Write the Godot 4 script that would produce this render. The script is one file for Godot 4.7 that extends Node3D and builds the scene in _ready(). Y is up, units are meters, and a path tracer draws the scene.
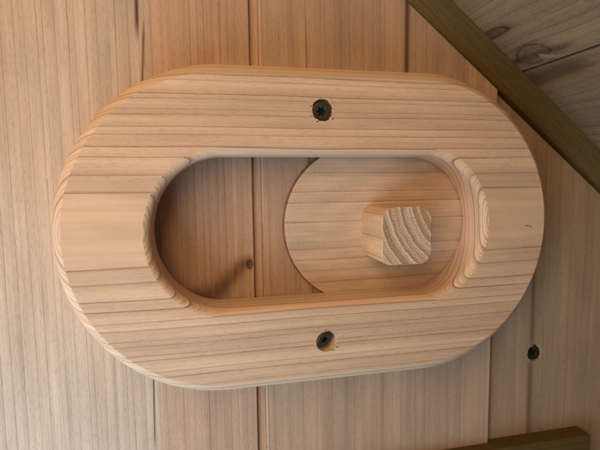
extends Node3D
# A wooden sliding air vent on a plank wall, seen close up. All lengths below are millimetres; MM turns them into metres.
const MM := 0.001
const T := 18.0          # front face of the vent frame
const WALL := -7.0       # face of the wall planks
const FOOT := Vector2(47.4, 113.0)               # a point of the line where the sloping ceiling trim meets the wall
const SLOPE := Vector2(0.7858, -0.6185)          # along that line
const OUTW := Vector2(0.6185, 0.7858)            # from the wall line up to the ceiling


# ---------------------------------------------------------------- meshes
class Shape:
	var v := PackedVector3Array()
	var n := PackedVector3Array()
	var t := PackedVector2Array()
	var ix := PackedInt32Array()

	# rows of points; ring = the rows close on themselves; flip turns the faces over
	func grid(rows: Array, uvs: Array, ring := false, flip := false, skip = null) -> void:
		var a: int = rows.size()
		var b: int = rows[0].size()
		var base := v.size()
		for i in a:
			for j in b:
				var du: Vector3 = rows[mini(i + 1, a - 1)][j] - rows[maxi(i - 1, 0)][j]
				var dv: Vector3
				if ring:
					dv = rows[i][(j + 1) % (b - 1)] - rows[i][(j - 1 + b - 1) % (b - 1)]
				else:
					dv = rows[i][mini(j + 1, b - 1)] - rows[i][maxi(j - 1, 0)]
				var m := du.cross(dv).normalized()
				if m.length_squared() < 0.5 and i > 0: m = (-n[-b]) if flip else n[-b]
				v.append(rows[i][j] * MM)
				n.append(-m if flip else m)
				t.append(uvs[i][j])
		for i in a - 1:
			for j in b - 1:
				if skip != null and skip.call(i, j):
					continue
				var p := base + i * b + j
				if flip:
					ix.append_array([p, p + b, p + 1, p + 1, p + b, p + b + 1])
				else:
					ix.append_array([p, p + 1, p + b, p + 1, p + b + 1, p + b])

	func mesh() -> ArrayMesh:
		var arr := []
		arr.resize(Mesh.ARRAY_MAX)
		arr[Mesh.ARRAY_VERTEX] = v
		arr[Mesh.ARRAY_NORMAL] = n
		arr[Mesh.ARRAY_TEX_UV] = t
		arr[Mesh.ARRAY_INDEX] = ix
		var m := ArrayMesh.new()
		m.add_surface_from_arrays(Mesh.PRIMITIVE_TRIANGLES, arr)
		return m


func obj(called: String, s: Shape, m: Material, parent: Node = self) -> MeshInstance3D:
	var o := MeshInstance3D.new()
	o.name = called
	o.mesh = s.mesh()
	o.material_override = m
	parent.add_child(o, true)
	return o


func tag(o: Node, label: String, category := "", kind := "", group := "") -> void:
	o.set_meta("label", label)
	if category: o.set_meta("category", category)
	if kind: o.set_meta("kind", kind)
	if group: o.set_meta("group", group)


func noise(sd: int, freq: float, oct := 3) -> FastNoiseLite:
	var f := FastNoiseLite.new()
	f.seed = sd
	f.noise_type = FastNoiseLite.TYPE_SIMPLEX_SMOOTH
	f.frequency = freq
	f.fractal_octaves = oct
	return f


func noise_bytes(sd: int, w: int, h: int, freq: float, shrink: int, oct := 3) -> PackedByteArray:
	var im := noise(sd, freq, oct).get_image(maxi(8, w / shrink), h, false, false, true)
	im.resize(w, h, Image.INTERPOLATE_CUBIC)
	im.convert(Image.FORMAT_L8)
	return im.get_data()


# ---------------------------------------------------------------- wood
# One year ring after another: [0] how far into the dark late wood, [1] tone of that ring, [2] how red it is. STEP entries per millimetre.
const STEP := 20
func rings(sd: int, total: float, lines: Array, near: float, far: float, rev := false) -> Array:
	var rng := RandomNumberGenerator.new()
	rng.seed = sd
	var at := lines.duplicate()
	if at.is_empty():
		at.append(rng.randf_range(near, far))
	while at[-1] < total + 2.0:
		at.append(at[-1] + rng.randf_range(near, far))
	var count := int(total * STEP) + 2
	var dark := PackedFloat32Array()
	var tone := PackedFloat32Array()
	var red := PackedFloat32Array()
	dark.resize(count); tone.resize(count); red.resize(count)
	var k := 0
	var last := 0.0
	var next_tone := 1.0
	var now_tone := 1.0
	var now_red := 0.0
	var weight := rng.randf_range(0.6, 1.0)
	for i in count:
		var r := float(i) / STEP
		while r > at[k]:
			last = at[k]
			k += 1
			now_tone = rng.randf_range(0.96, 1.04)
			now_red = rng.randf_range(-0.5, 0.5)
			weight = rng.randf_range(0.45, 1.0)
		var gap: float = at[k] - last
		var edge: float = r - last if rev else at[k] - r  # mm to the sharp edge of this ring
		var f: float = 1.0 - edge / gap
		dark[i] = weight * (0.16 * pow(f, 2.5) + 0.84 * exp(-pow(edge / 0.22, 1.3)))
		tone[i] = lerpf(tone[maxi(i - 1, 0)] if i else 1.0, now_tone, 0.03)
		red[i] = lerpf(red[maxi(i - 1, 0)] if i else 0.0, now_red, 0.03)
	return [dark, tone, red]


# A board face: grain runs along the picture's x. size in mm; knots [along, across, half length, half width, dark]; streaks [from, to, across, half width, dark, drift]
func board(sd: int, w: int, h: int, size: Vector2, lut: Array, r0: float, early: Color, late: Color, warp := 2.0, knots := [], streaks := [], fibre := 0.05, slant := 0.0, heart := 1e9, heart_tint := Vector3.ZERO, quiet := 0.0) -> ImageTexture:
	var dark: PackedFloat32Array = lut[0]
	var tone: PackedFloat32Array = lut[1]
	var red: PackedFloat32Array = lut[2]
	var top := dark.size() - 1
	var low := noise_bytes(sd, w, h, 1.2 / h * 2.0, 5, 2)
	var fine := noise_bytes(sd + 1, w, h, 0.30, 60, 3)
	var mid := noise_bytes(sd + 2, w, h, 0.05, 40, 3)
	var fleck := noise_bytes(sd + 3, w, h, 0.42, 5, 2)
	var blot := noise_bytes(sd + 4, w, h, 0.011, 2, 4)
	var r := PackedFloat32Array()
	r.resize(w * h)
	var my := size.y / h
	var mx := size.x / w
	for y in h:
		var at := r0 + y * my
		var row := y * w
		for x in w:
			r[row + x] = at + (low[row + x] - 128) * 0.0157 * warp + slant * x * mx
	for kn in knots:
		var reach_x: float = kn[2] * 4.5
		var reach_y: float = kn[3] * 4.5
		for y in range(maxi(0, int((kn[1] - reach_y) / my)), mini(h, int((kn[1] + reach_y) / my))):
			for x in range(maxi(0, int((kn[0] - reach_x) / mx)), mini(w, int((kn[0] + reach_x) / mx))):
				var dx: float = (x * mx - kn[0]) / (kn[2] * 2.0)
				var dy: float = (y * my - kn[1]) / (kn[3] * 1.8)
				r[y * w + x] -= kn[3] * 1.6 * dy * exp(-dx * dx - dy * dy)
	var out := PackedByteArray()
	out.resize(w * h * 3)
	var er := early.r * 255.0
	var eg := early.g * 255.0
	var eb := early.b * 255.0
	var dr := late.r * 255.0 - er
	var dg := late.g * 255.0 - eg
	var db := late.b * 255.0 - eb
	for i in w * h:
		var k := clampi(int(r[i] * STEP), 0, top)
		var d := dark[k]
		var fl: float = fleck[i] - 158
		if quiet > 0.0: fl *= clampf((r[i] - quiet) * 0.12, 0.08, 1.0)
		var g := tone[k] * (1.0 + (fine[i] - 128) * 0.0079 * fibre + (mid[i] - 128) * 0.00035 + (blot[i] - 128) * 0.0004)
		if fl > 0:
			g -= fl * 0.0026
		var q := red[k] * 2.5
		var hw := clampf((r[i] - r0 - heart) * 0.11, 0.0, 1.0)   # red heartwood past this line
		out[i * 3] = clampi(int((er + dr * d + q) * g * (1.0 + hw * heart_tint.x)), 0, 255)
		out[i * 3 + 1] = clampi(int((eg + dg * d - q * 0.4) * g * (1.0 + hw * heart_tint.y)), 0, 255)
		out[i * 3 + 2] = clampi(int((eb + db * d - q) * g * (1.0 + hw * heart_tint.z)), 0, 255)
	for s in streaks:
		var spread: float = s[3] * 4.0 + absf(s[5])
		for x in range(maxi(0, int(s[0] / mx)), mini(w, int(s[1] / mx))):
			var f: float = (x * mx - s[0]) / (s[1] - s[0])
			var mid_y: float = s[2] + s[5] * (f - 0.5)
			var strong: float = s[4] * clampf(minf(f, 1.0 - f) * 5.0, 0.0, 1.0)
			for y in range(maxi(0, int((mid_y - spread) / my)), mini(h, int((mid_y + spread) / my))):
				var e: float = (y * my - mid_y) / s[3] + (low[y * w + x] - 128) * 0.01
				var a: float = strong * exp(-e * e) * (0.7 + (mid[y * w + x]) * 0.0024)
				var i := (y * w + x) * 3
				out[i] = int(out[i] * (1.0 - a * 0.72))
				out[i + 1] = int(out[i + 1] * (1.0 - a * 0.86))
				out[i + 2] = int(out[i + 2] * (1.0 - a * 0.94))
	for kn in knots:
		if kn[4] <= 0.0:
			continue
		for y in range(maxi(0, int((kn[1] - kn[3] * 2.2) / my)), mini(h, int((kn[1] + kn[3] * 2.2) / my))):
			for x in range(maxi(0, int((kn[0] - kn[2] * 2.2) / mx)), mini(w, int((kn[0] + kn[2] * 2.2) / mx))):
				var dx: float = (x * mx - kn[0]) / kn[2]
				var dy: float = (y * my - kn[1]) / kn[3]
				var e := sqrt(dx * dx + dy * dy) + (mid[y * w + x] - 128) * 0.0016
				var a: float = 0.0
				if e < 1.0:
					a = kn[4] * (0.62 + 0.12 * sin(e * 16.0) + 0.38 * exp(-pow((e - 0.93) / 0.09, 2.0)))
				else:
					a = kn[4] * 0.55 * exp(-(e - 1.0) * 3.2)
				var i := (y * w + x) * 3
				out[i] = int(out[i] * (1.0 - a * 0.55))
				out[i + 1] = int(out[i + 1] * (1.0 - a * 0.70))
				out[i + 2] = int(out[i + 2] * (1.0 - a * 0.78))
	return ImageTexture.create_from_image(Image.create_from_data(w, h, false, Image.FORMAT_RGB8, out))


# Sawn end grain of the peg: rings round a far pith, full of open pores
func end_grain(w: int, size: float, pith: Vector2) -> ImageTexture:
	var out := PackedByteArray()
	out.resize(w * w * 3)
	var pores := noise_bytes(61, w, w, 0.30, 1, 2)
	var coarse := noise_bytes(62, w, w, 0.12, 1, 3)
	var soft := noise_bytes(63, w, w, 0.008, 1, 2)
	var rng := RandomNumberGenerator.new()
	rng.seed = 8
	for y in w:
		for x in w:
			var p: Vector2 = Vector2(x, w - y) * size / w - Vector2(size, size) * 0.5
			var i := y * w + x
			var r := p.distance_to(pith) + (soft[i] - 128) * 0.003
			r += 0.9 * sin(r * 0.83) + 0.5 * sin(r * 1.9)
			var f := fposmod(r / 5.2, 1.0)
			var pale := exp(-pow((f - 0.5) / 0.07, 2.0))
			var brown := smoothstep(0.42, 0.36, f) * smoothstep(-0.25, 0.38, f)
			var g := 1.0 + (coarse[i] - 128) * 0.0022
			var hole := clampf((pores[i] - 140) * 0.022, 0.0, 1.0) * (1.0 - pale)
			var c := Color(0.87, 0.755, 0.645).lerp(Color(0.71, 0.545, 0.40), brown * 0.85).lerp(Color(0.94, 0.855, 0.76), pale * 0.55)
			c = c.lerp(Color(0.36, 0.24, 0.15), hole * 0.62)
			if rng.randf() < 0.035:
				c = c.lerp(Color(0.93, 0.88, 0.82), 0.6)
			out[i * 3] = clampi(int(c.r * g * 255.0), 0, 255)
			out[i * 3 + 1] = clampi(int(c.g * g * 255.0), 0, 255)
			out[i * 3 + 2] = clampi(int(c.b * g * 255.0), 0, 255)
	return ImageTexture.create_from_image(Image.create_from_data(w, w, false, Image.FORMAT_RGB8, out))


# The rings of a board again, from long grain (left) to fully cut end grain (right): fine dense lines and pores come in
func edge_grain(lut: Array, r0: float, span: float, early: Color, late: Color) -> ImageTexture:
	var w := 128
	var h := 2048
	var out := PackedByteArray()
	out.resize(w * h * 3)
	var hair := noise_bytes(401, w, h, 0.16, 16, 3)
	var pore := noise_bytes(402, w, h, 0.45, 1, 2)
	for y in h:
		var k := clampi(int((r0 + y * span / h) * STEP), 0, lut[0].size() - 1)
		var d: float = lut[0][k]
		var g0: float = lut[1][k]
		var q: float = lut[2][k] * 2.5
		for x in w:
			var e := float(x) / w
			var i := y * w + x
			var g := g0 * (1.0 + 0.035 * e + (hair[i] - 128) * (0.0006 + 0.0018 * e) - e * 0.002 * maxi(pore[i] - 140, 0))
			var c := early.lerp(late, d * (1.0 + 0.25 * e))
			out[i * 3] = clampi(int((c.r * 255.0 + q) * g), 0, 255)
			out[i * 3 + 1] = clampi(int((c.g * 255.0 - q * 0.4) * g), 0, 255)
			out[i * 3 + 2] = clampi(int((c.b * 255.0 - q) * g), 0, 255)
	return ImageTexture.create_from_image(Image.create_from_data(w, h, false, Image.FORMAT_RGB8, out))


func wood(tex: Texture2D, rough := 0.62, relief := 0.004, tint := Color.WHITE) -> StandardMaterial3D:
	var m := StandardMaterial3D.new()
	m.albedo_texture = tex
	m.albedo_color = tint
	m.roughness = rough
	m.metallic_specular = 0.4
	m.heightmap_enabled = relief > 0.0
	m.heightmap_texture = tex
	m.heightmap_scale = relief
	return m


func plain(c: Color, rough: float, metal := 0.0) -> StandardMaterial3D:
	var m := StandardMaterial3D.new()
	m.albedo_color = c
	m.roughness = rough
	m.metallic = metal
	return m


# ---------------------------------------------------------------- builders
const STRAIGHT := 64
const ARC := 72
func around(half: float, r: float, ex: float, z: float) -> PackedVector3Array:   # a stadium, closed, always the same number of points
	var p := PackedVector3Array()
	for i in STRAIGHT: p.append(Vector3(half - 2.0 * half * i / STRAIGHT, r, z))
	for i in ARC:
		var a := PI / 2 + PI * i / ARC
		p.append(Vector3(-half + ex * r * cos(a), r * sin(a), z))
	for i in STRAIGHT: p.append(Vector3(-half + 2.0 * half * i / STRAIGHT, -r, z))
	for i in ARC:
		var a := -PI / 2 + PI * i / ARC
		p.append(Vector3(half + ex * r * cos(a), r * sin(a), z))
	p.append(p[0])
	return p


# a rectangle at height z with a round hole; c is the hole's centre
func holed(s: Shape, lo: Vector2, hi: Vector2, c: Vector2, r: float, z: float, uv: Callable, steps := 10, ragged := 0.0) -> void:
	var angles := []
	for i in 64: angles.append(TAU * i / 64.0)
	for q in [lo, hi, Vector2(lo.x, hi.y), Vector2(hi.x, lo.y)]: angles.append(fposmod((q - c).angle(), TAU))
	angles.sort()
	angles.append(angles[0] + TAU)
	var rows := []
	var uvs := []
	var wob := noise(int(c.x * 7.0) + 5, 0.9, 2)
	for k in steps + 1:
		var f := float(k) / steps
		var row := PackedVector3Array()
		var u := PackedVector2Array()
		for a in angles:
			var d := Vector2(cos(a), sin(a))
			var far := INF
			if absf(d.x) > 1e-6: far = minf(far, ((hi.x if d.x > 0 else lo.x) - c.x) / d.x)
			if absf(d.y) > 1e-6: far = minf(far, ((hi.y if d.y > 0 else lo.y) - c.y) / d.y)
			var edge := r + ragged * wob.get_noise_2d(d.x * 2.0, d.y * 2.0)
			var p := c + d * lerpf(edge, far, f)
			row.append(Vector3(p.x, p.y, z))
			u.append(uv.call(row[-1]))
		rows.append(row); uvs.append(u)
	s.grid(rows, uvs, true, false)
	# the wall of the hole and its floor
	var wall := []
	var wu := []
	for k in 6:
		var f := float(k) / 5.0
		var row := PackedVector3Array()
		var u := PackedVector2Array()
		for a in angles:
			var d := Vector2(cos(a), sin(a))
			var edge := r + ragged * wob.get_noise_2d(d.x * 2.0, d.y * 2.0)
			var p: Vector2 = c + d * edge * [1.0, 0.985, 0.97, 0.95, 0.93, 0.0][k]
			row.append(Vector3(p.x, p.y, z - [0.0, 0.25, 1.2, 3.0, 5.5, 5.6][k]))
			u.append(uv.call(row[-1]))
		wall.append(row); wu.append(u)
	s.grid(wall, wu, true, true)


# A plank with eased edges: x is across, y along. Edges lists the bevel of the left and the right edge. hole = [x, y, r] or empty.
func plank(x0: float, x1: float, y0: float, y1: float, z: float, thick: float, bevel: Vector2, uv: Callable, hole := []) -> Shape:
	var s := Shape.new()
	var xs := PackedVector2Array([Vector2(x0, z - thick), Vector2(x0, z - bevel.x)])
	for k in range(1, 5): xs.append(Vector2(x0 + bevel.x * (1.0 - cos(k * PI / 8)), z - bevel.x * (1.0 - sin(k * PI / 8))))
	var front := xs.size() - 1
	for k in range(0, 5): xs.append(Vector2(x1 - bevel.y * (1.0 - sin(k * PI / 8)), z - bevel.y * (1.0 - cos(k * PI / 8))))
	xs.append(Vector2(x1, z - thick))
	var ys := []
	for k in 9: ys.append(lerpf(y0, y1, k / 8.0))
	var parts := [[0, 1, false], [1, front, false], [front, front + 1, true], [front + 1, xs.size() - 2, false], [xs.size() - 2, xs.size() - 1, false]]
	for part in parts:
		if part[2] and hole.size():
			var a := xs[front]
			var b := xs[front + 1]
			holed(s, Vector2(a.x, hole[1] - 15), Vector2(b.x, hole[1] + 15), Vector2(hole[0], hole[1]), hole[2], z, uv, 8, 0.8)
			for span in [[y0, hole[1] - 15], [hole[1] + 15, y1]]:
				var rr := []
				var uu := []
				for q in [a, b]:
					rr.append(PackedVector3Array([Vector3(q.x, span[0], q.y), Vector3(q.x, span[1], q.y)]))
					uu.append(PackedVector2Array([uv.call(rr[-1][0]), uv.call(rr[-1][1])]))
				s.grid(rr, uu)
			continue
		var rows := []
		var uvs := []
		for k in range(part[0], part[1] + 1):
			var row := PackedVector3Array()
			var u := PackedVector2Array()
			for y in ys:
				row.append(Vector3(xs[k].x, y, xs[k].y))
				u.append(uv.call(row[-1]))
			rows.append(row); uvs.append(u)
		s.grid(rows, uvs)
	# ends and back
	for y in [y0, y1]:
		var a := PackedVector3Array()
		var b := PackedVector3Array()
		for q in xs:
			a.append(Vector3(q.x, y, q.y))
			b.append(Vector3(q.x, y, z - thick))
		s.grid([a, b], [uvrow(a, uv), uvrow(b, uv)], false, y == y1)
	var back := [PackedVector3Array([Vector3(x0, y0, z - thick), Vector3(x0, y1, z - thick)]), PackedVector3Array([Vector3(x1, y0, z - thick), Vector3(x1, y1, z - thick)])]
	s.grid(back, [uvrow(back[0], uv), uvrow(back[1], uv)], false, true)
	return s


func uvrow(p: PackedVector3Array, uv: Callable) -> PackedVector2Array:
	var u := PackedVector2Array()
	for q in p: u.append(uv.call(q))
	return u


# Moves a shape that was built lying in x (across), y (along), z (out) into another frame
func moved(s: Shape, b: Basis, o: Vector3) -> Shape:
	for i in s.v.size():
		s.v[i] = b * s.v[i] + o * MM
		s.n[i] = b * s.n[i]
	if b.determinant() < 0.0:        # a mirroring frame turns the faces over
		for i in range(0, s.ix.size(), 3):
			var k := s.ix[i + 1]
			s.ix[i + 1] = s.ix[i + 2]
			s.ix[i + 2] = k
	return s


# A dark countersunk screw seen from the front: dished head with a six-lobed socket
func screw(called: String, parent: Node, at: Vector3, r: float, lean: Basis, head: Material, dark: Material) -> MeshInstance3D:
	var s := Shape.new()
	var rows := []
	var uvs := []
	var star := func(a: float) -> float: return r * (0.40 + 0.095 * cos(6.0 * a))
	var prof := [[r * 0.45, -4.0, 0], [r * 0.94, -0.9, 0], [r, -0.5, 0], [r * 0.985, -0.12, 0], [r * 0.93, 0.06, 0], [r * 0.80, 0.12, 0], [0.0, 0.10, 1], [0.0, -0.1, 2], [0.0, -1.9, 3]]
	for q in prof:
		var row := PackedVector3Array()
		var u := PackedVector2Array()
		for k in 73:
			var a := TAU * k / 72.0
			var d: float = q[0]
			if q[2] == 1: d = star.call(a) + 0.16
			if q[2] == 2: d = star.call(a)
			if q[2] == 3: d = star.call(a) * 0.92
			row.append(Vector3(cos(a) * d, sin(a) * d, q[1]))
			u.append(Vector2(k / 72.0, q[1]))
		rows.append(row); uvs.append(u)
	s.grid(rows, uvs, true, true)
	moved(s, lean, at)
	var o := obj(called, s, head, parent)
	var f := Shape.new()
	var fr := []
	var fu := []
	for k in 2:
		var row := PackedVector3Array()
		var u := PackedVector2Array()
		for i in 73:
			var a := TAU * i / 72.0
			var d: float = star.call(a) * 0.94 * (1.0 - k)
			row.append(Vector3(cos(a) * d, sin(a) * d, -1.8))
			u.append(Vector2(cos(a), sin(a)))
		fr.append(row); fu.append(u)
	f.grid(fr, fu, true, true)
	moved(f, lean, at)
	obj("star_socket", f, dark, o)
	return o


func _ready() -> void:
	# ---- camera
	var cam := Camera3D.new()
	cam.name = "camera"
	cam.transform = Transform3D(Basis(Vector3(0.97645, -0.01254, 0.21537), Vector3(0.03262, 0.99541, -0.08992), Vector3(-0.21325, 0.09483, 0.97238)).orthonormalized(), Vector3(-56.88, 21.63, 212.57) * MM)
	cam.fov = rad_to_deg(2.0 * atan(225.0 / 447.9))
	var optics := CameraAttributesPhysical.new()
	optics.frustum_focal_length = 12.0 / tan(deg_to_rad(cam.fov) / 2.0)
	optics.frustum_focus_distance = 0.222
	optics.exposure_aperture = 12.0
	optics.frustum_near = 0.005
	optics.frustum_far = 20.0
	cam.attributes = optics
	cam.near = 0.005
	cam.far = 20.0
	add_child(cam)
	cam.make_current()
	# ---- surroundings: the dim warm inside of a wooden hut
	var env := Environment.new()
	env.background_mode = Environment.BG_COLOR
	env.background_color = Color(0.27, 0.255, 0.24)
	env.background_energy_multiplier = 1.0
	env.tonemap_mode = Environment.TONE_MAPPER_LINEAR
	env.tonemap_exposure = 1.04
	env.sdfgi_enabled = true
	env.ssao_enabled = true
	env.ssil_enabled = true
	var we := WorldEnvironment.new()
	we.name = "surroundings"
	we.environment = env
	add_child(we)
	# ---- daylight from a low window to the left, and an added warm fill standing in for room bounce
	lamp("window_daylight", Vector3(-0.25, -0.22, 0.165), Vector2(0.32, 0.28), Color(0.77, 0.90, 1.0), 0.138)
	lamp("warm_bounce_fill", Vector3(-0.27, 0.19, 0.34), Vector2(0.40, 0.40), Color(1.0, 0.845, 0.645), 0.155)

	build_wall()
	build_ceiling()
	build_frame()
	build_cover()


func lamp(called: String, at: Vector3, size: Vector2, c: Color, energy: float) -> void:
	var l := AreaLight3D.new()
	l.name = called
	l.area_size = size
	l.light_color = c
	l.light_energy = energy
	l.area_range = 4.0
	l.shadow_enabled = true
	add_child(l)
	l.look_at_from_position(at, Vector3(-0.02, 0.0, 0.0))


func build_wall() -> void:
	var wall := Node3D.new()
	wall.name = "wall"
	add_child(wall)
	tag(wall, "wall of upright pale wooden planks behind the vent", "", "structure")
	var early := Color(0.80, 0.69, 0.592)
	var late := Color(0.57, 0.475, 0.385)
	var span := Vector2(470.0, 130.0)
	var y0 := -245.0
	var low := -240.0
	var high := 220.0
	# planar on every plank: u up the plank, v across it
	var uv_of := func(left: float) -> Callable:
		return func(p: Vector3) -> Vector2: return Vector2((p.y - y0) / span.x, (p.x - left + (WALL - p.z) * 0.6) / span.y)
	var fine := rings(21, 160.0, [], 2.4, 5.6)
	var t0 := board(31, 1280, 1024, span, fine, 4.0, early, late, 0.35, [[226.3, 118.8, 2.2, 1.6, 1.0]], [[330, 380, 71.0, 0.9, 0.62, 1.0], [295, 342, 72.3, 0.55, 0.55, 3.0], [135, 180, 70.6, 0.36, 0.65, 1.0], [230, 310, 71.5, 0.6, 0.4, 2.0], [206, 232, 107.0, 6.5, 0.45, 30.0]], 0.05, 0.0, 70.5, Vector3(-0.03, -0.09, -0.125))
	var t1 := board(41, 1280, 1024, span, rings(23, 160.0, [], 3.0, 8.5), 4.0, Color(0.755, 0.622, 0.515), Color(0.59, 0.46, 0.36), 0.7, [], [[305, 400, 76.5, 1.5, 0.6, 0.0], [180, 370, 24.0, 0.5, 0.35, -3.0]], 0.03, 0.012)
	var t2 := board(51, 1280, 1024, span, rings(24, 160.0, [], 5.0, 12.0), 4.0, Color(0.69, 0.575, 0.465), Color(0.60, 0.49, 0.38), 3.5, [[163.5, 32.0, 16.0, 2.0, 0.0]], [[100, 166, 32.0, 1.8, 0.34, 0.0], [160, 230, 32.2, 1.6, 0.34, -1.0]], 0.03)
	var tops := [t0, t1, t2]
	var mats := []
	for t in tops: mats.append(wood(t, 0.62, 0.007))
	# the left plank carries the tongue that shows in its joint
	var left := plank(-153.3, -32.3, low, high, WALL, 14.0, Vector2(1.2, 0.5), uv_of.call(-153.3))
	obj("plank", left, mats[0], wall)
	var tongue := plank(-32.28, -27.72, low, high, WALL - 2.1, 10.0, Vector2(0.1, 0.3), uv_of.call(-153.3))
	var tg := obj("tongue", tongue, mats[0], wall.get_child(0))
	tg.name = "tongue"
	obj("plank", plank(-27.7, 102.2, low, high, WALL, 14.0, Vector2(0.9, 0.5), uv_of.call(-27.7)), mats[1], wall)
	var third := obj("plank", plank(102.6, 240.0, low, 75.0, WALL - 3.2, 12.0, Vector2(2.2, 1.0), uv_of.call(102.2), [134.3, -81.4, 4.9]), mats[2], wall)
	var metal := plain(Color(0.30, 0.27, 0.25), 0.3, 0.8)
	var black := plain(Color(0.03, 0.025, 0.02), 0.6)
	screw("sunken_screw", third, Vector3(134.3, -81.4, WALL - 5.4), 4.5, Basis(Vector3.RIGHT, -0.35) * Basis(Vector3.UP, -0.2), metal, black)
	obj("plank", plank(-280.0, -153.7, low, high, WALL, 14.0, Vector2(0.5, 0.5), uv_of.call(-280.0)), mats[0], wall)
	# batten along the foot of the wall
	var olive := wood(t0, 0.75, 0.02, Color(0.50, 0.455, 0.27))
	var buv := func(p: Vector3) -> Vector2: return Vector2(p.x / 300.0 + 0.3, (p.y + p.z * 0.8) / 130.0 + 0.2)
	var batten := Shape.new()
	box_bar(batten, Vector3(-180, -157, WALL - 4.0), Vector3(166.5, -131.3, WALL + 7.0), 0.9, buv)
	var bo := obj("wall_batten", batten, olive)
	tag(bo, "olive brown batten lying level across the foot of the planks", "batten")


# a bar with rounded long edges, along x
func box_bar(s: Shape, lo: Vector3, hi: Vector3, r: float, uv: Callable) -> void:
	var prof := PackedVector2Array()
	for c in [[hi.y, hi.z, 0], [hi.y, lo.z, 1], [lo.y, lo.z, 2], [lo.y, hi.z, 3]]:
		for k in 5:
			var a: float = PI / 2 * k / 4.0
			var sy: float = 1.0 if c[0] == hi.y else -1.0
			var sz: float = 1.0 if c[1] == hi.z else -1.0
			var d := Vector2(sin(a), cos(a)) if c[2] in [1, 3] else Vector2(cos(a), sin(a))
			if c[2] == 0: d = Vector2(sin(a), cos(a))
			if c[2] == 1: d = Vector2(cos(a), sin(a))
			if c[2] == 2: d = Vector2(sin(a), cos(a))
			if c[2] == 3: d = Vector2(cos(a), sin(a))
			prof.append(Vector2(c[0] - sy * r + sy * r * d.x, c[1] - sz * r + sz * r * d.y))
	prof.append(prof[0])
	var rows := []
	var uvs := []
	for k in 13:
		var x := lerpf(lo.x, hi.x, k / 12.0)
		var row := PackedVector3Array()
		for q in prof: row.append(Vector3(x, q.x, q.y))
		rows.append(row); uvs.append(uvrow(row, uv))
	s.grid(rows, uvs, true, false)
	for end in [0, 12]:
		var mid := PackedVector3Array()
		for q in rows[end]: mid.append(Vector3(q.x, (lo.y + hi.y) / 2, (lo.z + hi.z) / 2))
		var pair := [rows[end], mid]
		s.grid(pair, [uvs[end], uvrow(mid, uv)], true, end == 0)


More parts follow.
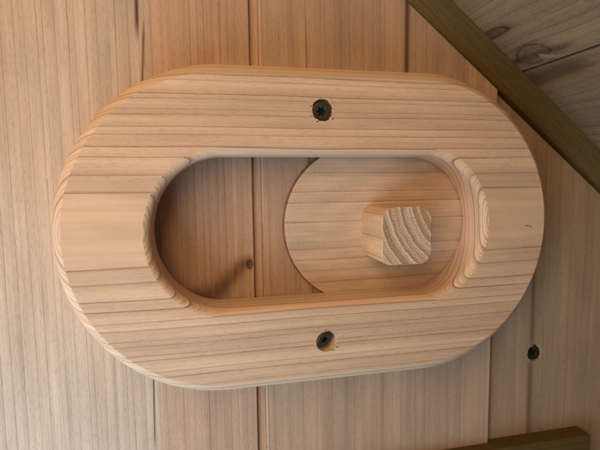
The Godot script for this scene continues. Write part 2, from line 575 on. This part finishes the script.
func build_ceiling() -> void:
	# frame of the slope: x along the wall line, y out from the ceiling into the room, z towards the viewer
	var ax := Vector3(SLOPE.x, SLOPE.y, 0)
	var ay := Vector3(-OUTW.x, -OUTW.y, 0)
	var origin := Vector3(FOOT.x, FOOT.y, WALL)
	# trim strip, its olive darkened to carry the shade in the corner
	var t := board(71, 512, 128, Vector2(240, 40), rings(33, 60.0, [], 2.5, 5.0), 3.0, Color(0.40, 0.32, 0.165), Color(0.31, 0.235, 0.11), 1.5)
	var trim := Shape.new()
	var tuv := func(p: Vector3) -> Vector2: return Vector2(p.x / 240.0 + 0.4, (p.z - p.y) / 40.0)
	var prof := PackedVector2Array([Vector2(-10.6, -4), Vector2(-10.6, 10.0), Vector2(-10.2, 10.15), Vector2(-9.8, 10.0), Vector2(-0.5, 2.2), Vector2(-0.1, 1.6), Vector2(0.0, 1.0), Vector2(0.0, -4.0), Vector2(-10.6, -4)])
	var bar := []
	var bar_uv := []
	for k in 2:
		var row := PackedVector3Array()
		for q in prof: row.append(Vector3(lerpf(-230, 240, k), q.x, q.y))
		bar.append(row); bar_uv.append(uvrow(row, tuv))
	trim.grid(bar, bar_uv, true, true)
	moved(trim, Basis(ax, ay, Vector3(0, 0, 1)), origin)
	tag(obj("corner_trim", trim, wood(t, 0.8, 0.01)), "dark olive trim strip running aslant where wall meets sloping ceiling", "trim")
	# boards, grain towards the viewer
	var ceiling := Node3D.new()
	ceiling.name = "ceiling"
	add_child(ceiling)
	tag(ceiling, "sloping ceiling of knotty grey brown boards at upper right", "", "structure")
	var early := Color(0.55, 0.45, 0.335)
	var late := Color(0.33, 0.255, 0.18)
	var lut := rings(35, 160.0, [], 4.0, 9.0)
	var a := board(81, 512, 512, Vector2(180, 110), lut, 4.0, early, late, 3.5, [[23.0, 63.5, 12.5, 2.6, 0.8], [34, 82, 11.0, 6.0, 0.55]], [[10, 60, 84.0, 2.0, 0.4, 3.0]])
	var b := board(91, 512, 512, Vector2(180, 110), rings(36, 160.0, [], 5.0, 10.0), 4.0, early * Color(0.95, 0.93, 0.9), late, 3.0, [], [[0, 60, 6, 6.0, 0.4, 2.0]])
	var mats := [wood(a, 0.7, 0.006), wood(b, 0.7, 0.006)]
	# plank() lies in x across, y along, z out: across = slope, along = towards the viewer, out = into the room
	var turn := Basis(ax, Vector3(0, 0, 1), ay)
	var place := origin + Vector3(OUTW.x, OUTW.y, 0) * 10.4
	var spans := [[-240.0, -110.2, 1], [-110.0, -20.2, 0], [-20.0, 70.4, 0], [71.2, 165.0, 1], [165.5, 260.0, 1]]
	for q in spans:
		var left: float = q[0]
		var uv := func(p: Vector3) -> Vector2: return Vector2((p.y + 10.0) / 180.0, (p.x - left) / 110.0)
		var s := plank(q[0], q[1], -4.0, 165.0, 0.0, 12.0, Vector2(0.9, 0.9), uv)
		moved(s, turn, place)
		obj("board", s, mats[q[2]], ceiling)
	# a chip torn out beside the knot, pale inside
	var chip := Shape.new()
	var edge := [Vector2(63.0, 27.0), Vector2(65.0, 25.5), Vector2(69.0, 26.5), Vector2(70.2, 29.5), Vector2(69.6, 34.0), Vector2(70.2, 39.5), Vector2(67.2, 34.5), Vector2(65.2, 30.5), Vector2(63.0, 27.0)]
	var rows := []
	var uvs := []
	for k in 3:
		var row := PackedVector3Array()
		var u := PackedVector2Array()
		for q in edge:
			var p: Vector2 = q.lerp(Vector2(67.4, 30.5), [0.0, 0.25, 1.0][k])
			row.append(Vector3(p.x, p.y, [-0.3, 0.35, 0.9][k]))
			u.append(p / 40.0)
		rows.append(row); uvs.append(u)
	chip.grid(rows, uvs, true, true)
	moved(chip, turn, place)
	obj("torn_chip", chip, plain(Color(0.47, 0.39, 0.31), 0.95), ceiling.get_child(1))


func build_frame() -> void:
	var half := 47.2
	var lines := [18.0, 33.6, 37.4, 42.4, 45.6, 49.6, 52.4, 56.6, 58.6, 62.4, 64.2, 68.8, 71.0, 75.2, 78.6, 83.0]
	var ring_early := Color(0.868, 0.722, 0.595)
	var ring_late := Color(0.49, 0.35, 0.25)
	var ring_lut := rings(5, 112.0, lines, 3.0, 6.0, true)
	var tex := board(11, 1024, 1024, Vector2(400, 90), ring_lut, 20.0, ring_early, ring_late, 0.25, [], [], 0.035, 0.0, 1e9, Vector3.ZERO, 30.5)
	var mat := wood(tex, 0.58, 0.006)
	var bend := noise(77, 0.011, 2)
	var uv := func(p: Vector3) -> Vector2:
		var y := p.y - 2.0
		var r := Vector2(y, T + 30.0 - p.z).length() + 0.35 * bend.get_noise_2d(p.x * 0.8, p.y * 2.2) + (1.2 if p.y < 0 else 0.0) * smoothstep(0.0, -25.0, p.y)
		return Vector2((p.x + p.y * 0.8) / 400.0 + 0.5, (r - 20.0) / 90.0)
	var s := Shape.new()
	var ro := 4.3
	var ri := 3.25
	var holes := [Vector2(-3.2, 53.3), Vector2(-2.2, -52.1)]
	# outer side and roundover
	var outer := []
	outer.append(around(half, 72.0, 0.966, WALL + 0.2))
	outer.append(around(half, 72.0, 0.966, 4.0))
	for k in 9:
		var f := PI / 2 * (1.0 - k / 8.0)
		var q := Vector2(1.0 - sin(f), 1.0 - cos(f)).lerp(Vector2(k / 8.0, 1.0 - k / 8.0), 0.62) * ro
		outer.append(around(half, 72.0 - q.x, 0.966, T - q.y))
	# flat face
	var face := []
	var a := around(half, 72.0 - ro, 0.966, T)
	var b := around(half, 33.6 + ri, 0.924, T)
	for k in 27:
		var row := PackedVector3Array()
		for j in a.size(): row.append(a[j].lerp(b[j], k / 26.0))
		face.append(row)
	# inner roundover and bore, then the slot the cover slides in
	var bore := []
	for k in 7:
		var f := PI / 2 * k / 6.0
		var q := Vector2(1.0 - sin(f), 1.0 - cos(f)).lerp(Vector2(1.0 - k / 6.0, k / 6.0), 0.15) * ri
		bore.append(around(half, 33.6 + q.x, 0.924, T - q.y))
	for k in 8: bore.append(around(half, 33.6, 0.924, lerpf(T - ri, 0.0, (k + 1) / 8.0)))
	var under := [around(half, 33.6, 0.924, 0.0), around(half, 44.0, 0.95, 0.0)]
	var slot := [around(half, 44.0, 0.95, 0.0), around(half, 44.0, 0.95, WALL + 0.2)]
	var back := [around(half, 44.0, 0.95, WALL + 0.2), around(half, 72.0, 0.966, WALL + 0.2)]
	var window := func(i: int, j: int) -> bool:
		var m: Vector3 = (face[i][j] + face[i + 1][j + 1]) / 2.0
		for h in holes:
			if absf(m.x - h.x) < 8.0 and absf(m.y - h.y) < 8.0: return true
		return false
	# rounded edges and bore: the grain is cut across at both ends, so they carry the same rings with end grain coming in
	var edges := Shape.new()
	var endness := PackedFloat32Array()
	for i in STRAIGHT: endness.append(0.0)
	for i in ARC: endness.append(absf(cos(PI / 2 + PI * i / ARC)))
	for i in STRAIGHT: endness.append(0.0)
	for i in ARC: endness.append(absf(cos(-PI / 2 + PI * i / ARC)))
	endness.append(0.0)
	for rows in [outer.slice(2), bore]:
		var uvs := []
		for row in rows:
			var u := uvrow(row, uv)
			for j in u.size(): u[j].x = 0.01 + 0.98 * pow(endness[j], 1.3)
			uvs.append(u)
		edges.grid(rows, uvs, true, false)
	for part in [[outer.slice(0, 3), null], [face, window], [under, null], [slot, null], [back, null]]:
		var uvs := []
		for row in part[0]: uvs.append(uvrow(row, uv))
		s.grid(part[0], uvs, true, false, part[1])
	# the squares left open round the screws
	for h in holes:
		var lo := Vector2(INF, INF)
		var hi := -lo
		for i in face.size() - 1:
			for j in a.size() - 1:
				if window.call(i, j) and ((face[i][j].y > 0) == (h.y > 0)):
					for q in [face[i][j], face[i + 1][j + 1]]:
						lo = lo.min(Vector2(q.x, q.y))
						hi = hi.max(Vector2(q.x, q.y))
		holed(s, lo, hi, h, 4.9, T, uv, 10, 0.35)
	var o := obj("vent_frame", s, mat)
	tag(o, "large rounded oval wooden vent frame screwed to the plank wall", "vent frame")
	obj("cut_edge", edges, wood(edge_grain(ring_lut, 20.0, 90.0, ring_early, ring_late), 0.66, 0.008), o)
	var metal := plain(Color(0.27, 0.24, 0.20), 0.45, 0.35)
	var black := plain(Color(0.025, 0.02, 0.018), 0.7)
	screw("screw", o, Vector3(-3.6, 52.7, T - 0.9), 4.35, Basis(Vector3.RIGHT, 0.08), metal, black)
	screw("screw", o, Vector3(-2.8, -51.3, T - 0.5), 4.2, Basis(Vector3.UP, 0.35) * Basis(Vector3.RIGHT, 0.38), metal, black)
	# fibres crushed and lifted round the screw holes
	var burr := RandomNumberGenerator.new()
	burr.seed = 12
	for tone in [Color(0.88, 0.74, 0.63), Color(0.30, 0.21, 0.14)]:
		var bits := Shape.new()
		for h in holes:
			for k in (12 if tone.r > 0.5 else 5):
				var an := burr.randf_range(-0.9, 1.9) if tone.r > 0.5 else burr.randf_range(2.4, 6.6)
				var d := burr.randf_range(4.7, 5.7)
				var p := Vector3(h.x + cos(an) * d, h.y + sin(an) * d, T + 0.06)
				var along := Vector3(burr.randf_range(-1, 1), burr.randf_range(-0.35, 0.35), 0.12).normalized() * burr.randf_range(0.4, 1.5)
				var side := Vector3(-along.y, along.x, 0).normalized() * burr.randf_range(0.12, 0.34)
				var u := PackedVector2Array([Vector2.ZERO, Vector2.ZERO, Vector2.ZERO])
				bits.grid([PackedVector3Array([p - along - side * 0.3, p - side, p + along]), PackedVector3Array([p - along + side * 0.3, p + side * 0.8, p + along])], [u, u])
		obj("splintered_fibre" if tone.r > 0.5 else "dark_crumb", bits, plain(tone, 0.9), o).set_meta("kind", "stuff")
	# fibres torn by the router at the right end of the opening
	var rng := RandomNumberGenerator.new()
	rng.seed = 4
	var torn := Shape.new()
	for k in 34:
		var y := rng.randf_range(-11.0, 11.0)
		var f := rng.randf_range(0.1, 1.0)
		var q := Vector2(1.0 - f, f) * ri
		var x := half + (33.6 + q.x) * 0.924 - y * y * 0.0148
		var z := T - q.y * 0.86 + 0.05
		var long := rng.randf_range(0.5, 2.2)
		var wide := rng.randf_range(0.06, 0.16)
		var tilt := rng.randf_range(-0.25, 0.25)
		var p := Vector3(x, y, z)
		var along := Vector3(tilt * 0.7 - y * 0.03, 1.0, -tilt * 0.7) * long
		var side := Vector3(0.7, 0, 0.7) * wide
		torn.grid([PackedVector3Array([p - side, p + along * 0.5 - side * 0.6, p + along]), PackedVector3Array([p + side, p + along * 0.5 + side * 0.7, p + along])], [PackedVector2Array([Vector2.ZERO, Vector2.ZERO, Vector2.ZERO]), PackedVector2Array([Vector2.ZERO, Vector2.ZERO, Vector2.ZERO])])
	for q in [Vector3(103.0, -1.6, 1.5), Vector3(105.0, -2.0, 0.8)]:
		var u := PackedVector2Array([Vector2.ZERO, Vector2.ZERO, Vector2.ZERO])
		torn.grid([PackedVector3Array([Vector3(q.x - q.z, q.y + 0.35, T + 0.02), Vector3(q.x, q.y + 0.25, T + 0.02), Vector3(q.x + q.z, q.y - 0.2, T + 0.02)]), PackedVector3Array([Vector3(q.x - q.z, q.y + 0.2, T + 0.02), Vector3(q.x, q.y - 0.3, T + 0.02), Vector3(q.x + q.z, q.y - 0.3, T + 0.02)])], [u, u])
	obj("torn_grain", torn, plain(Color(0.42, 0.29, 0.19), 0.9), o).set_meta("kind", "stuff")


func build_cover() -> void:
	var cover := Node3D.new()
	cover.name = "sliding_cover"
	add_child(cover)
	tag(cover, "round ended wooden sliding cover with square peg inside the oval frame", "vent cover")
	var tex := board(15, 1024, 1024, Vector2(150, 100), rings(9, 130.0, [6, 14, 24, 33, 38, 47, 60.5, 66, 71.5, 77.5, 85, 92], 5.0, 9.0), 0.0, Color(0.85, 0.725, 0.61), Color(0.57, 0.44, 0.34), 0.6)
	var uv := func(p: Vector3) -> Vector2: return Vector2((p.x + 30.0) / 150.0, (50.0 - p.y - (p.z + 1.0) * 0.5) / 100.0)
	var s := Shape.new()
	var mid := Vector3(34.3, 0.3, 0)
	var rows := []
	for q in [[39.7, -4.6], [39.9, -4.2], [39.9, -2.0], [39.75, -1.45], [39.3, -1.1], [38.7, -1.0]]:
		var row := around(12.7, q[0], 1.0, q[1])
		for i in row.size(): row[i] += mid
		rows.append(row)
	var flat := []
	for k in 9:
		var row := around(12.7 * (1.0 - k / 8.0), 38.7 * (1.0 - k / 8.0), 1.0, -1.0)
		for i in row.size(): row[i] += mid
		flat.append(row)
	var under := [around(0.01, 0.01, 1.0, -4.6), around(12.7, 39.7, 1.0, -4.6)]
	for row in under:
		for i in row.size(): row[i] += mid
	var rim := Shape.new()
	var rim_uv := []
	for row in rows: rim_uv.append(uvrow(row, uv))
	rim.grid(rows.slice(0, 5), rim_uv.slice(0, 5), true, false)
	for part in [rows.slice(4), flat, under]:
		var uvs := []
		for row in part: uvs.append(uvrow(row, uv))
		s.grid(part, uvs, true, false)
	var plate := obj("cover_plate", s, wood(tex, 0.58, 0.006), cover)
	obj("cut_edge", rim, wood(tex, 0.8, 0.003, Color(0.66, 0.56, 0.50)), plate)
	# the peg: a rounded square stick, end towards the viewer
	var c := Vector2(34.3, -3.2)
	var hw := Vector2(12.3, 13.5)
	var outline := func(inset: float, z: float) -> PackedVector3Array:
		var p := PackedVector3Array()
		var radii := [6.8, 6.2, 5.0, 5.8]
		for q in 4:
			var sx: float = [1, -1, -1, 1][q]
			var sy: float = [1, 1, -1, -1][q]
			var r: float = radii[q]
			for k in 13:
				var an := PI / 2 * q + PI / 2 * k / 12.0
				p.append(Vector3(c.x + sx * (hw.x - r) + (r - inset) * cos(an), c.y + sy * (hw.y - r) + (r - inset) * sin(an), z))
		p.append(p[0])
		return p
	var side := []
	for q in [[0.0, -1.1], [0.0, 10.0], [0.0, 24.3], [0.12, 24.8], [0.4, 25.0]]: side.append(outline.call(q[0], q[1]))
	var suvs := []
	for row in side:
		var u := PackedVector2Array()
		for p in row: u.append(Vector2(p.z / 150.0 + 0.25, (Vector2(p.x, p.y) - c).distance_to(Vector2(34, 20)) / 60.0))
		suvs.append(u)
	var ps := Shape.new()
	ps.grid(side, suvs, true, false)
	var peg := obj("peg", ps, wood(tex, 0.5, 0.004, Color(1.0, 0.95, 0.87)), cover)
	var cap := Shape.new()
	var crow := []
	var cuv := []
	for k in 7:
		var row: PackedVector3Array = outline.call(0.4, 25.0)
		var u := PackedVector2Array()
		for i in row.size():
			row[i] = row[i].lerp(Vector3(c.x, c.y, 25.0), k / 6.02)
			u.append(Vector2((row[i].x - c.x) / 28.0 + 0.5, 0.5 - (row[i].y - c.y) / 28.0))
		crow.append(row); cuv.append(u)
	cap.grid(crow, cuv, true, false)
	obj("end_grain", cap, wood(end_grain(320, 28.0, Vector2(34, 20)), 0.85, 0.015), peg)
